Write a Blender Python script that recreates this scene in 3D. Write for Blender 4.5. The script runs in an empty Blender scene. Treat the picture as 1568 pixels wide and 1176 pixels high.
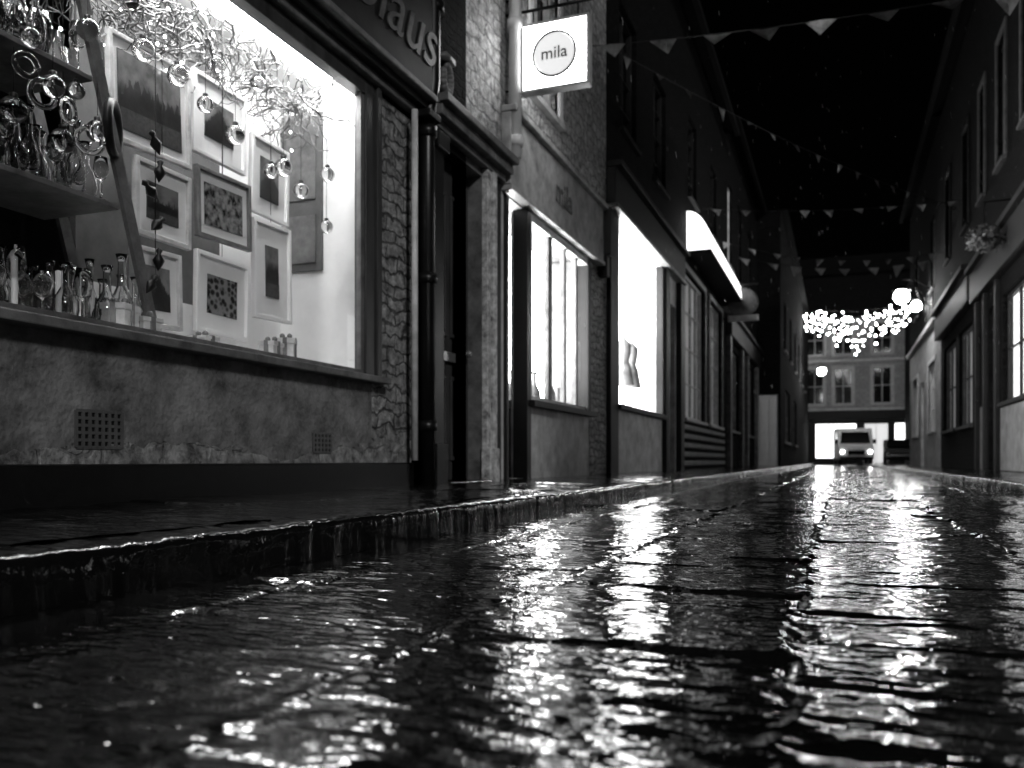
import bpy, math, random
import numpy as np
from mathutils import Vector, Matrix
random.seed(7); np.random.seed(7)
scn=bpy.context.scene
scn.view_settings.view_transform='Standard'
scn.view_settings.look='None'
# ------------------------------------------------------------ materials
def newmat(name):
    m=bpy.data.materials.new(name); m.use_nodes=True
    nt=m.node_tree; b=nt.nodes['Principled BSDF']; return m,nt,b
def g(v): return (v,v,v,1)
def mat(name,col=.2,rough=.6,var=.3,ns=4,bump=0,bs=30,bd=.01,metal=0,ior=1.45,stretch=(1,1,1)):
    m,nt,b=newmat(name); N=nt.nodes; L=nt.links
    b.inputs['Roughness'].default_value=rough; b.inputs['Metallic'].default_value=metal
    b.inputs['IOR'].default_value=ior
    tc=N.new('ShaderNodeTexCoord'); mp=N.new('ShaderNodeMapping'); mp.inputs['Scale'].default_value=stretch
    L.new(tc.outputs['Object'],mp.inputs['Vector'])
    n=N.new('ShaderNodeTexNoise'); n.inputs['Scale'].default_value=ns; n.inputs['Detail'].default_value=8; n.inputs['Roughness'].default_value=.7
    L.new(mp.outputs['Vector'],n.inputs['Vector'])
    r=N.new('ShaderNodeValToRGB'); r.color_ramp.elements[0].position=.32; r.color_ramp.elements[1].position=.68
    r.color_ramp.elements[0].color=g(col*(1-var)); r.color_ramp.elements[1].color=g(min(.9,col*(1+var)))
    L.new(n.outputs['Fac'],r.inputs['Fac']); L.new(r.outputs['Color'],b.inputs['Base Color'])
    if bump:
        n2=N.new('ShaderNodeTexNoise'); n2.inputs['Scale'].default_value=bs; n2.inputs['Detail'].default_value=5
        L.new(mp.outputs['Vector'],n2.inputs['Vector'])
        bp=N.new('ShaderNodeBump'); bp.inputs['Strength'].default_value=bump; bp.inputs['Distance'].default_value=bd
        L.new(n2.outputs['Fac'],bp.inputs['Height']); L.new(bp.outputs['Normal'],b.inputs['Normal'])
    return m
def stone(name,c1,c2,cm,bw=.3,bh=.12,axis='y',rough=.55,dist=.05,bd=.02,ior=1.45):
    m,nt,b=newmat(name); N=nt.nodes; L=nt.links; b.inputs['IOR'].default_value=ior
    tc=N.new('ShaderNodeTexCoord'); sx=N.new('ShaderNodeSeparateXYZ'); cx=N.new('ShaderNodeCombineXYZ')
    L.new(tc.outputs['Object'],sx.inputs[0])
    L.new(sx.outputs['Y' if axis=='y' else 'X'],cx.inputs['X']); L.new(sx.outputs['Z'],cx.inputs['Y'])
    nd=N.new('ShaderNodeTexNoise'); nd.inputs['Scale'].default_value=6; nd.inputs['Detail'].default_value=3
    L.new(tc.outputs['Object'],nd.inputs['Vector'])
    sub=N.new('ShaderNodeVectorMath'); sub.operation='SUBTRACT'; sub.inputs[1].default_value=(.5,.5,.5)
    L.new(nd.outputs['Color'],sub.inputs[0])
    sc=N.new('ShaderNodeVectorMath'); sc.operation='SCALE'; sc.inputs['Scale'].default_value=dist*2
    L.new(sub.outputs[0],sc.inputs[0])
    ad=N.new('ShaderNodeVectorMath'); ad.operation='ADD'; L.new(cx.outputs[0],ad.inputs[0]); L.new(sc.outputs[0],ad.inputs[1])
    br=N.new('ShaderNodeTexBrick'); br.inputs['Scale'].default_value=1; br.inputs['Brick Width'].default_value=bw
    br.inputs['Row Height'].default_value=bh; br.inputs['Mortar Size'].default_value=.012; br.inputs['Mortar Smooth'].default_value=.6
    br.inputs['Color1'].default_value=g(c1); br.inputs['Color2'].default_value=g(c2); br.inputs['Mortar'].default_value=g(cm)
    L.new(ad.outputs[0],br.inputs['Vector'])
    n=N.new('ShaderNodeTexNoise'); n.inputs['Scale'].default_value=14; n.inputs['Detail'].default_value=8; n.inputs['Roughness'].default_value=.75
    L.new(tc.outputs['Object'],n.inputs['Vector'])
    r=N.new('ShaderNodeValToRGB'); r.color_ramp.elements[0].position=.36; r.color_ramp.elements[1].position=.64
    r.color_ramp.elements[0].color=g(.18); r.color_ramp.elements[1].color=g(1.3)
    L.new(n.outputs['Fac'],r.inputs['Fac'])
    mx=N.new('ShaderNodeMix'); mx.data_type='RGBA'; mx.blend_type='MULTIPLY'; mx.inputs[0].default_value=1
    L.new(br.outputs['Color'],mx.inputs[6]); L.new(r.outputs['Color'],mx.inputs[7]); L.new(mx.outputs[2],b.inputs['Base Color'])
    b.inputs['Roughness'].default_value=rough
    inv=N.new('ShaderNodeMath'); inv.operation='MULTIPLY_ADD'; inv.inputs[1].default_value=-.6; L.new(br.outputs['Fac'],inv.inputs[0])
    n4=N.new('ShaderNodeMath'); n4.operation='MULTIPLY'; n4.inputs[1].default_value=2.4; L.new(n.outputs['Fac'],n4.inputs[0]); L.new(n4.outputs[0],inv.inputs[2])
    bp=N.new('ShaderNodeBump'); bp.inputs['Strength'].default_value=1; bp.inputs['Distance'].default_value=bd
    L.new(inv.outputs[0],bp.inputs['Height']); L.new(bp.outputs['Normal'],b.inputs['Normal'])
    return m
def emit(name,s,col=1.0):
    m,nt,b=newmat(name)
    b.inputs['Base Color'].default_value=g(.8)
    b.inputs['Emission Color'].default_value=g(col); b.inputs['Emission Strength'].default_value=s
    return m
def glassmat(name):
    m,nt,b=newmat(name); N=nt.nodes; L=nt.links; N.remove(b); out=N['Material Output']
    t=N.new('ShaderNodeBsdfTransparent'); t.inputs[0].default_value=g(.97)
    gl=N.new('ShaderNodeBsdfGlossy'); gl.inputs['Roughness'].default_value=.02
    fr=N.new('ShaderNodeLayerWeight'); fr.inputs[0].default_value=.5
    pw=N.new('ShaderNodeMath'); pw.operation='POWER'; pw.inputs[1].default_value=5; L.new(fr.outputs['Facing'],pw.inputs[0])
    ma=N.new('ShaderNodeMath'); ma.operation='MULTIPLY_ADD'; ma.inputs[1].default_value=.8; ma.inputs[2].default_value=.05; L.new(pw.outputs[0],ma.inputs[0])
    mx=N.new('ShaderNodeMixShader'); L.new(ma.outputs[0],mx.inputs[0]); L.new(t.outputs[0],mx.inputs[1]); L.new(gl.outputs[0],mx.inputs[2])
    L.new(mx.outputs[0],out.inputs[0]); return m
def art(name,kind,seed,hi=.3):
    m,nt,b=newmat(name); N=nt.nodes; L=nt.links
    tc=N.new('ShaderNodeTexCoord'); mp=N.new('ShaderNodeMapping'); mp.inputs['Location'].default_value=(seed*3.1,seed*1.7,seed)
    L.new(tc.outputs['Object'],mp.inputs['Vector'])
    if kind=='v': t=N.new('ShaderNodeTexVoronoi'); t.inputs['Scale'].default_value=32; o=t.outputs['Distance']
    else: t=N.new('ShaderNodeTexNoise'); t.inputs['Scale'].default_value={'n':14,'f':30}.get(kind,14); t.inputs['Detail'].default_value=8; o=t.outputs['Fac']
    L.new(mp.outputs['Vector'],t.inputs['Vector'])
    r=N.new('ShaderNodeValToRGB'); r.color_ramp.elements[0].position=.35; r.color_ramp.elements[1].position=.62
    r.color_ramp.elements[0].color=g(.012 if kind!='s' else hi*.5); r.color_ramp.elements[1].color=g(hi)
    L.new(o,r.inputs['Fac']); L.new(r.outputs['Color'],b.inputs['Base Color']); b.inputs['Roughness'].default_value=.25
    return m
M={}
M['render']=mat('grey_render',.17,.55,.75,4.5,.9,28,.016)
M['peel']=stone('peeled_masonry',.7,.35,.5,.3,.12,dist=.09,bd=.035)
M['pier']=stone('rubble_stone',.85,.55,.2,.24,.085,dist=.09,bd=.05)
M['pale']=stone('pale_limewashed_stone',.85,.62,.35,.34,.13,dist=.07,bd=.04)
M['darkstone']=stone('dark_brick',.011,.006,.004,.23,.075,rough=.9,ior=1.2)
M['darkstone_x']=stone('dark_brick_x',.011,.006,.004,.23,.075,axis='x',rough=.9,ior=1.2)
M['endwall']=stone('end_brick',.5,.4,.3,.5,.2,axis='x',dist=.02)
M['lightrender']=mat('light_render',.5,.55,.45,4,.6,40,.008)
M['black']=mat('black_paint',.006,.35,.4,8,.25,30,.003)
M['dark']=mat('dark_paint',.010,.55,.5,8,.3,30,.003,ior=1.35)
M['mid']=mat('mid_grey_paint',.12,.5,.6,6,.5,30,.005)
M['dull']=mat('dull_grey_paint',.06,.6,.5,6,.3,30,.003,ior=1.3)
M['light']=mat('light_paint',.5,.45,.35,7,.3,40,.004)
M['white']=mat('white_paint',.78,.5,.06,5)
M['greyback']=mat('grey_backing',.09,.8,.3,5)
M['wood']=mat('wet_wood',.045,.35,.5,10,.4,25,.003,stretch=(1,1,.15))
M['slate']=mat('slate_roof',.005,.9,.3,8,.4,12,.01,ior=1.2)
M['metal']=mat('dark_iron',.015,.4,.3,10,metal=.5)
M['twig']=mat('dry_twigs',.16,.6,.6,20)
M['cloth']=mat('pennant_cloth',.22,.85,.7,4)
M['pane']=glassmat('window_glass')
M['leaf']=mat('leaves',.07,.5,.5,15)
gm,nt,b=newmat('clear_glass'); b.inputs['Transmission Weight'].default_value=1; b.inputs['Roughness'].default_value=.02; b.inputs['IOR'].default_value=1.45; b.inputs['Base Color'].default_value=g(.95)
M['glass']=gm
dm,nt,b=newmat('dark_window_glass'); b.inputs['Base Color'].default_value=g(.004); b.inputs['Roughness'].default_value=.1
M['darkglass']=dm
M['ceil']=emit('display_ceiling_light',46)
M['blind']=emit('lit_blind',24)
M['blind2']=emit('lit_blind_bright',27)
M['endshop']=emit('lit_shop_interior',3)
M['dim']=emit('dim_interior',.05)
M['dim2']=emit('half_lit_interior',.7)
M['fascia_lit']=emit('lit_fascia',2.6)
M['signlit']=emit('lit_sign_face',13)
M['globe']=emit('lamp_globe',100)
M['bulb']=emit('fairy_bulb',70)
M['head']=emit('headlamp',20)
M['bulb_s']=emit('small_bulb',14)
# ------------------------------------------------------------ mesh builder
def group(name):
    e=bpy.data.objects.new(name,None); scn.collection.objects.link(e); e.empty_display_size=.2; return e
class MB:
    def __init__(s): s.v=[];s.f=[];s.m=[]
    def face(s,pts,mi=0):
        n=len(s.v); s.v+=[tuple(p) for p in pts]; s.f.append(tuple(range(n,n+len(pts)))); s.m.append(mi)
    def boxP(s,P,u0,u1,w0,w1,z0,z1,mi=0):
        c=[P(u,w,z) for u in (u0,u1) for w in (w0,w1) for z in (z0,z1)]
        n=len(s.v); s.v+=c
        for q in ((0,1,3,2),(4,6,7,5),(0,4,5,1),(2,3,7,6),(0,2,6,4),(1,5,7,3)):
            s.f.append(tuple(n+i for i in q)); s.m.append(mi)
    def box(s,x0,x1,y0,y1,z0,z1,mi=0): s.boxP(lambda u,w,z:(u,w,z),x0,x1,y0,y1,z0,z1,mi)
    def prism(s,prof,x0,x1,mi=0):
        n=len(s.v); k=len(prof); s.v+=[(x0,y,z) for y,z in prof]+[(x1,y,z) for y,z in prof]
        s.f.append(tuple(range(n,n+k))); s.m.append(mi); s.f.append(tuple(range(n+k,n+2*k))); s.m.append(mi)
        for i in range(k):
            j=(i+1)%k; s.f.append((n+i,n+j,n+k+j,n+k+i)); s.m.append(mi)
    def lathe(s,prof,c,seg=16,mi=0,rot=None):
        n=len(s.v)
        for r,z in prof:
            for k in range(seg):
                a=2*math.pi*k/seg; p=Vector((r*math.cos(a),r*math.sin(a),z))
                if rot is not None: p=rot@p
                s.v.append((c[0]+p.x,c[1]+p.y,c[2]+p.z))
        for i in range(len(prof)-1):
            for k in range(seg):
                k2=(k+1)%seg
                s.f.append((n+i*seg+k,n+i*seg+k2,n+(i+1)*seg+k2,n+(i+1)*seg+k)); s.m.append(mi)
    def sphere(s,c,r,seg=12,rings=8,mi=0):
        s.lathe([(max(1e-4,r*math.sin(math.pi*i/rings)),-r*math.cos(math.pi*i/rings)) for i in range(rings+1)],c,seg,mi)
    def tube(s,pts,r,seg=6,mi=0,taper=None):
        pts=[Vector(p) for p in pts]; n=len(s.v)
        for i,p in enumerate(pts):
            d=(pts[min(i+1,len(pts)-1)]-pts[max(i-1,0)]).normalized()
            a=d.orthogonal().normalized() if abs(d.z)>.99 else d.cross(Vector((0,0,1))).normalized()
            b=d.cross(a); rr=r if taper is None else r*(1-(1-taper)*i/(len(pts)-1))
            for k in range(seg):
                t=2*math.pi*k/seg; q=p+a*rr*math.cos(t)+b*rr*math.sin(t); s.v.append(tuple(q))
        for i in range(len(pts)-1):
            for k in range(seg):
                k2=(k+1)%seg
                s.f.append((n+i*seg+k,n+i*seg+k2,n+(i+1)*seg+k2,n+(i+1)*seg+k)); s.m.append(mi)
        s.f.append(tuple(n+k for k in range(seg))); s.m.append(mi)
        e=n+(len(pts)-1)*seg; s.f.append(tuple(e+k for k in range(seg))); s.m.append(mi)
    def build(s,name,mats,parent=None,smooth=False,bevel=0):
        me=bpy.data.meshes.new(name); me.from_pydata([tuple(p) for p in s.v],[],s.f)
        if not isinstance(mats,(list,tuple)): mats=[mats]
        for m in mats: me.materials.append(m)
        me.polygons.foreach_set('material_index',s.m)
        me.update()
        import bmesh
        bm=bmesh.new(); bm.from_mesh(me); bmesh.ops.recalc_face_normals(bm,faces=bm.faces); bm.to_mesh(me); bm.free()
        if smooth: me.polygons.foreach_set('use_smooth',[True]*len(me.polygons))
        o=bpy.data.objects.new(name,me); scn.collection.objects.link(o)
        if parent: o.parent=parent
        if bevel:
            b=o.modifiers.new('bevel','BEVEL'); b.width=bevel; b.segments=2; b.limit_method='ANGLE'
        return o
def PL(d): return lambda u,w,z:(-(d+w),u,z)
def PR(d): return lambda u,w,z:((d+w),u,z)
def PF(y): return lambda u,w,z:(u,y+w,z)
def facade(name,P,u0,u1,z0,z1,holes,m,parent,rev=.14):
    mb=MB(); us=sorted({u0,u1}|{h[0] for h in holes}|{h[1] for h in holes}); zs=sorted({z0,z1}|{h[2] for h in holes}|{h[3] for h in holes})
    for i in range(len(us)-1):
        for j in range(len(zs)-1):
            cu=(us[i]+us[i+1])/2; cz=(zs[j]+zs[j+1])/2
            if any(h[0]<cu<h[1] and h[2]<cz<h[3] for h in holes): continue
            mb.face([P(us[i],0,zs[j]),P(us[i+1],0,zs[j]),P(us[i+1],0,zs[j+1]),P(us[i],0,zs[j+1])])
    for a,b_,c,d in holes:
        mb.face([P(a,0,c),P(a,rev,c),P(a,rev,d),P(a,0,d)]); mb.face([P(b_,0,c),P(b_,rev,c),P(b_,rev,d),P(b_,0,d)])
        mb.face([P(a,0,c),P(a,rev,c),P(b_,rev,c),P(b_,0,c)]); mb.face([P(a,0,d),P(a,rev,d),P(b_,rev,d),P(b_,0,d)])
    return mb.build(name,m,parent)
def shell(P,u0,u1,z1,parent,m,depth=7,z0=0):
    mb=MB()
    mb.face([P(u0,0,z0),P(u0,depth,z0),P(u0,depth,z1),P(u0,0,z1)])
    mb.face([P(u1,0,z0),P(u1,depth,z0),P(u1,depth,z1),P(u1,0,z1)])
    mb.face([P(u0,depth,z0),P(u1,depth,z0),P(u1,depth,z1),P(u0,depth,z1)])
    h=2.2; e=.25
    mb.face([P(u0,-e,z1),P(u1,-e,z1),P(u1,depth/2,z1+h),P(u0,depth/2,z1+h)],1)
    mb.face([P(u0,depth+e,z1),P(u1,depth+e,z1),P(u1,depth/2,z1+h),P(u0,depth/2,z1+h)],1)
    mb.face([P(u0,-e,z1),P(u0,depth+e,z1),P(u0,depth/2,z1+h)],0); mb.face([P(u1,-e,z1),P(u1,depth+e,z1),P(u1,depth/2,z1+h)],0)
    mb.boxP(P,u0,u1,-e-.1,-e,z1-.1,z1+.02,1)
    mb.build('shell_and_roof',[m,M['slate']],parent)
def window(P,u0,u1,z0,z1,parent,frame,inner,nu=2,nz=2,w=.1,fw=.06,bw=.025,sill=True,glass=True,arch=None,back=.05):
    mb=MB()
    mb.boxP(P,u0,u0+fw,w-.03,w+.04,z0,z1); mb.boxP(P,u1-fw,u1,w-.03,w+.04,z0,z1)
    mb.boxP(P,u0+fw,u1-fw,w-.028,w+.038,z1-fw,z1); mb.boxP(P,u0+fw,u1-fw,w-.028,w+.038,z0,z0+fw)
    for i in range(1,nu):
        u=u0+(u1-u0)*i/nu; mb.boxP(P,u-bw/2,u+bw/2,w-.02,w+.03,z0+fw,z1-fw)
    for j in range(1,nz):
        z=z0+(z1-z0)*j/nz; mb.boxP(P,u0+fw,u1-fw,w-.015,w+.025,z-bw/2,z+bw/2)
    if sill: mb.boxP(P,u0-.06,u1+.06,-.07,w-.031,z0-.06,z0-.002)
    if arch is not None:
        a=.11
        mb.boxP(P,u0-a,u0,-.03,.03,z0,z1+a,1); mb.boxP(P,u1,u1+a,-.03,.03,z0,z1+a,1); mb.boxP(P,u0,u1,-.028,.03,z1,z1+a,1)
    mb.build('window_frame',[frame,arch or frame],parent,bevel=.004)
    mg=MB(); mg.face([P(u0+fw/2,w+back,z0+fw/2),P(u1-fw/2,w+back,z0+fw/2),P(u1-fw/2,w+back,z1-fw/2),P(u0+fw/2,w+back,z1-fw/2)])
    mg.build('window_interior' if inner is not M['darkglass'] else 'window_pane',inner,parent)
def text(name,body,size,loc,rot,m,parent,shear=0,ext=.006,align='LEFT'):
    c=bpy.data.curves.new(name,'FONT'); c.body=body; c.size=size; c.extrude=ext; c.shear=shear; c.align_x=align; c.align_y='CENTER'; c.offset=.001
    c.materials.append(m); o=bpy.data.objects.new(name,c); o.location=loc; o.rotation_euler=rot; scn.collection.objects.link(o)
    if parent: o.parent=parent
    return o
R90=math.pi/2
# ------------------------------------------------------------ noise & paving
_h=np.random.rand(512,512)
def vn(x,y,s,seed=0):
    x=x*s+seed*17.3; y=y*s+seed*9.1; xi=np.floor(x).astype(int); yi=np.floor(y).astype(int); fx=x-xi; fy=y-yi
    fx=fx*fx*(3-2*fx); fy=fy*fy*(3-2*fy)
    a=_h[xi%512,yi%512]; b=_h[(xi+1)%512,yi%512]; c=_h[xi%512,(yi+1)%512]; d=_h[(xi+1)%512,(yi+1)%512]
    return (a*(1-fx)+b*fx)*(1-fy)+(c*(1-fx)+d*fx)*fy-.5
def yseries(y0,y1,mn,k):
    out=[y0]; 
    while out[-1]<y1: out.append(out[-1]+max(mn,k*max(0,out[-1])))
    return np.array(out)
def paving(name,x0,x1,joints,ridged,y0,y1,base,m,seed,dx=.010,slab=(.35,.8),gd=.004,ridge=.0,rip=.005,tilt=.012,dome=.0):
    rng=np.random.RandomState(seed)
    xs=np.linspace(x0,x1,int((x1-x0)/dx)+1); ys=yseries(y0,y1,.007,.0036)
    X,Y=np.meshgrid(xs,ys)
    Xj=X+.03*vn(X,Y,3.3,seed)+.014*vn(X,Y,22,seed); Yj=Y+.035*vn(X,Y,4,seed+3)+.012*vn(X,Y,26,seed)
    Z=base(X)+0*Y
    jx=np.array(joints); si=np.searchsorted(jx,Xj)
    dist=np.full(X.shape,9.)
    for j in joints: dist=np.minimum(dist,abs(Xj-j))
    dr=np.full(X.shape,9.)
    for j in ridged: dr=np.minimum(dr,abs(Xj-j))
    for s in range(len(joints)+1):
        yy=[y0-1]
        while yy[-1]<y1+2: yy.append(yy[-1]+rng.uniform(*slab))
        yy=np.array(yy); msk=si==s
        k=np.searchsorted(yy,Yj[msk]); k=np.clip(k,1,len(yy)-1)
        d=np.minimum(abs(Yj[msk]-yy[k-1]),abs(Yj[msk]-yy[k])); dist[msk]=np.minimum(dist[msk],d)
        off=rng.uniform(-.001,.001,len(yy)); tx=rng.uniform(-tilt,tilt,len(yy)); ty=rng.uniform(-tilt,tilt,len(yy))
        xc=(x0 if s==0 else joints[s-1])+.2
        Z[msk]+=off[k]+tx[k]*(X[msk]-xc)+ty[k]*(Y[msk]-yy[k])
    fade=np.clip(1.3-Y/25,.25,1)
    Z+=(.008*vn(X,Y,2.2,seed+1)+.004*vn(X,Y,6,seed+2)+.0022*vn(X,Y,16,seed+4))*fade
    patch=np.clip(.85+1.7*vn(X,Y,1.7,seed+9),.15,1.6)
    Z+=patch*(rip*vn(X*.35,Y,24,seed+5)+rip*.35*vn(X*.5,Y,46,seed+7)*np.clip(1.4-Y/4,0,1))*np.clip(1.4-Y/16,.0,1)
    Z+=patch*rip*2.2*vn(X*.3,Y,9,seed+8)*np.clip(Y/4,0,1)
    jm=np.clip(.6+2.2*vn(X,Y,2.5,seed+10),.0,1.5)
    Z+=dome*(1-np.exp(-dist/.025))*jm
    Z-=gd*np.exp(-(dist/.007)**2)*jm
    if ridge: Z+=ridge*np.exp(-(dr/.014)**2)*(.6+2.0*vn(X,Y,28,seed+6))
    nx=len(xs); ny=len(ys)
    V=np.stack([X.ravel(),Y.ravel(),Z.ravel()],1)
    i=np.arange(nx-1)[None,:]+nx*np.arange(ny-1)[:,None]
    F=np.stack([i,i+1,i+1+nx,i+nx],-1).reshape(-1,4)
    me=bpy.data.meshes.new(name); me.vertices.add(len(V)); me.vertices.foreach_set('co',V.ravel().astype(np.float32))
    me.loops.add(F.size); me.loops.foreach_set('vertex_index',F.ravel().astype(np.int32))
    me.polygons.add(len(F)); me.polygons.foreach_set('loop_start',(np.arange(len(F))*4).astype(np.int32))
    me.update(calc_edges=True); me.polygons.foreach_set('use_smooth',[True]*len(F)); me.materials.append(m)
    o=bpy.data.objects.new(name,me); scn.collection.objects.link(o); return o
def wet(name,base,b1=.5,b2=.3,r0=.05,r1=.3,ior=1.5,ds=.0012):
    m,nt,b=newmat(name); N=nt.nodes; L=nt.links
    tc=N.new('ShaderNodeTexCoord')
    n=N.new('ShaderNodeTexNoise'); n.inputs['Scale'].default_value=3; n.inputs['Detail'].default_value=8; n.inputs['Roughness'].default_value=.65
    L.new(tc.outputs['Object'],n.inputs['Vector'])
    r=N.new('ShaderNodeValToRGB'); r.color_ramp.elements[0].position=.35; r.color_ramp.elements[1].position=.7
    r.color_ramp.elements[0].color=g(base*.5); r.color_ramp.elements[1].color=g(base*1.5)
    L.new(n.outputs['Fac'],r.inputs['Fac']); L.new(r.outputs['Color'],b.inputs['Base Color'])
    mr=N.new('ShaderNodeMapRange'); mr.inputs['From Min'].default_value=.45; mr.inputs['From Max'].default_value=.66; mr.inputs['To Min'].default_value=r0; mr.inputs['To Max'].default_value=r1
    n3=N.new('ShaderNodeTexNoise'); n3.inputs['Scale'].default_value=9; n3.inputs['Detail'].default_value=6
    L.new(tc.outputs['Object'],n3.inputs['Vector']); L.new(n3.outputs['Fac'],mr.inputs['Value']); L.new(mr.outputs[0],b.inputs['Roughness'])
    mp=N.new('ShaderNodeMapping'); mp.inputs['Scale'].default_value=(18,44,18); L.new(tc.outputs['Object'],mp.inputs['Vector'])
    a=N.new('ShaderNodeTexNoise'); a.inputs['Scale'].default_value=1; a.inputs['Detail'].default_value=1.5; a.inputs['Distortion'].default_value=.4
    L.new(mp.outputs[0],a.inputs['Vector'])
    bp=N.new('ShaderNodeBump'); bp.inputs['Strength'].default_value=b1; bp.inputs['Distance'].default_value=.008
    L.new(a.outputs['Fac'],bp.inputs['Height'])
    c=N.new('ShaderNodeTexNoise'); c.inputs['Scale'].default_value=120; c.inputs['Detail'].default_value=1
    L.new(tc.outputs['Object'],c.inputs['Vector'])
    bp2=N.new('ShaderNodeBump'); bp2.inputs['Strength'].default_value=b2; bp2.inputs['Distance'].default_value=ds
    L.new(c.outputs['Fac'],bp2.inputs['Height']); L.new(bp.outputs['Normal'],bp2.inputs['Normal'])
    L.new(bp2.outputs['Normal'],b.inputs['Normal']); b.inputs['IOR'].default_value=ior
    return m
M['road']=wet('wet_flagstones',.007,.62,.22,.012,.05,1.8)
M['pave']=wet('wet_pavement',.006,.5,.5,.04,.16,1.38)
M['kerb']=wet('wet_kerb_stone',.005,.3,.5,.06,.2,1.5)
paving('road',-1.47,1.40,[-1.2,-.655,-.075,.52,1.12],[-.655,-.075,.52],-.6,75,lambda X:-.012+.012*np.abs(X/1.4)**.7,M['road'],11,ridge=.0065,slab=(.2,.5),dome=.0028,gd=.003,rip=.0052)
paving('pavement',-2.72,-1.65,[-2.2],[],-1,75,lambda X:.113+(-1.65-X)*.02,M['pave'],5,dx=.015,slab=(.5,1.0),gd=.010,rip=.003)
paving('pavement',1.58,2.42,[2.0],[],0,75,lambda X:.113+(X-1.58)*.02,M['pave'],8,dx=.03,slab=(.5,1.0),gd=.008,rip=.003)
def kerb(name,xe,s):
    prof=[(0,-.05),(0,.04),(.001,.09),(.006,.104),(.018,.112),(.06,.114),(.13,.114),(.185,.113),(.187,.08)]
    ys=yseries(-1,75,.010,.0045); V=[];F=[]; jl=[];y=-1
    while y<76: y+=random.uniform(.8,1.5); jl.append(y)
    jl=np.array(jl)
    rnd={}
    for i,y in enumerate(ys):
        k=int(np.searchsorted(jl,y)); d=float(np.min(abs(jl-y))); o=rnd.setdefault(k,(random.uniform(-.004,.004),random.uniform(-.003,.003)))
        gr=math.exp(-(d/.006)**2)*.006
        for j,(a,z) in enumerate(prof):
            yy=np.array([y]); n1=float(vn(yy,yy*0+j*.35,5,3)[0]); n2=float(vn(yy,yy*0+j*.6,26,4)[0]); n3=float(vn(yy,yy*0+j*.6,60,6)[0])*(1 if y<6 else 0)
            V.append((xe+s*(a+o[0]+.012*n1+.009*n2+.005*n3+ (gr if j<6 else 0)),y,z+(o[1]+.006*n1+.009*n2+.006*n3-gr if 0<j<8 else 0)))
    n=len(prof)
    for i in range(len(ys)-1):
        for j in range(n-1): F.append((i*n+j,i*n+j+1,(i+1)*n+j+1,(i+1)*n+j))
    mb=MB(); mb.v=V; mb.f=F; mb.m=[0]*len(F); mb.build(name,M['kerb'],None,True)
kerb('kerb',-1.47,-1); kerb('kerb',1.40,1)
mb=MB(); mb.face([(-300,-300,-.06),(300,-300,-.06),(300,300,-.06),(-300,300,-.06)]); mb.build('ground',mat('ground_asphalt',.03,.8,.3,1))
# ============================================================ LEFT SIDE
P=PL(2.7)
B=group('gift_shop_building')
facade('wall_under_window',P,-3,4.62,.30,.78,[],M['render'],B)
mb=MB(); mb.boxP(P,-3,5.12,-.035,.02,.0,.285); mb.build('black_plinth',M['black'],B,bevel=.01)
mb=MB(); n=420; ys=[-1+(5.1+1)*i/n for i in range(n+1)]
v1=lambda y,s,k: float(vn(np.array([y]),np.array([0.]),s,k)[0])
tops=[.315+.06*max(0,v1(y,2.3,8)+.25)*2+.045*v1(y,14,2)+.02*v1(y,40,5)+(.16*max(0,(y-4.2))) for y in ys]
for i in range(n): mb.face([P(ys[i],-.012,.286),P(ys[i+1],-.012,.286),P(ys[i+1],-.004,tops[i+1]),P(ys[i],-.004,tops[i])])
mb.build('peeled_base',M['peel'],B)
facade('wall_left',P,-3,1.2,.78,2.6,[],M['render'],B)
facade('stone_pier',P,4.62,5.14,.28,2.62,[],M['pier'],B)
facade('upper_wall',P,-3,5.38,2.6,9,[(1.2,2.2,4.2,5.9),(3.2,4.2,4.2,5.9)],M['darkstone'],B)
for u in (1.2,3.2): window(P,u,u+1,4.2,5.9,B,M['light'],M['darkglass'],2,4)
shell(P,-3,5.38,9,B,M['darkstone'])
mb=MB()
mb.boxP(P,1.1,4.72,-.085,.04,.775,.815)
mb.build('window_sill',M['mid'],B,bevel=.006)
mb=MB()
mb.boxP(P,4.53,4.63,-.015,.07,.815,2.62); mb.boxP(P,4.645,4.70,-.03,.03,.82,2.62)
mb.boxP(P,1.2,4.53,-.015,.07,2.53,2.62); mb.boxP(P,1.2,1.29,-.015,.07,.815,2.53)
mb.build('window_frame',M['wood'],B,bevel=.006)
mb=MB(); mb.boxP(P,1.29,4.53,.0,.03,.815,.85); mb.boxP(P,4.49,4.53,-.0,.03,.85,2.53);mb.build('window_bead',M['mid'],B)
mb=MB()
mb.boxP(P,0,5.22,-.12,-.0,2.78,3.55,0); mb.boxP(P,0,5.26,-.15,-.0,2.735,2.778,1); mb.boxP(P,0,5.24,-.10,-.0,2.68,2.733,0)
mb.boxP(P,0,5.22,-.055,-.0,2.625,2.678,1)
mb.boxP(P,0,5.26,-.18,-.0,3.555,3.62,1); mb.boxP(P,5.10,5.28,-.16,0,2.60,2.65,0)
mb.build('fascia',[M['dark'],M['mid']],B,bevel=.008)
text('fascia_lettering','St. Nicolaus',.52,(-2.575,2.75,3.12),(R90,0,R90),mat('faded_lettering',.09,.4,.6,9),B,shear=.35,ext=.004)
mb=MB(); mb.tube([(-2.60,5.0,.3),(-2.60,5.0,2.6)],.022,10); mb.build('conduit',M['light'],B,True)
mb=MB(); mb.tube([(-2.62,5.22,.12),(-2.62,5.22,2.6),(-2.62,5.3,2.9),(-2.62,5.34,9)],.055,12)
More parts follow.
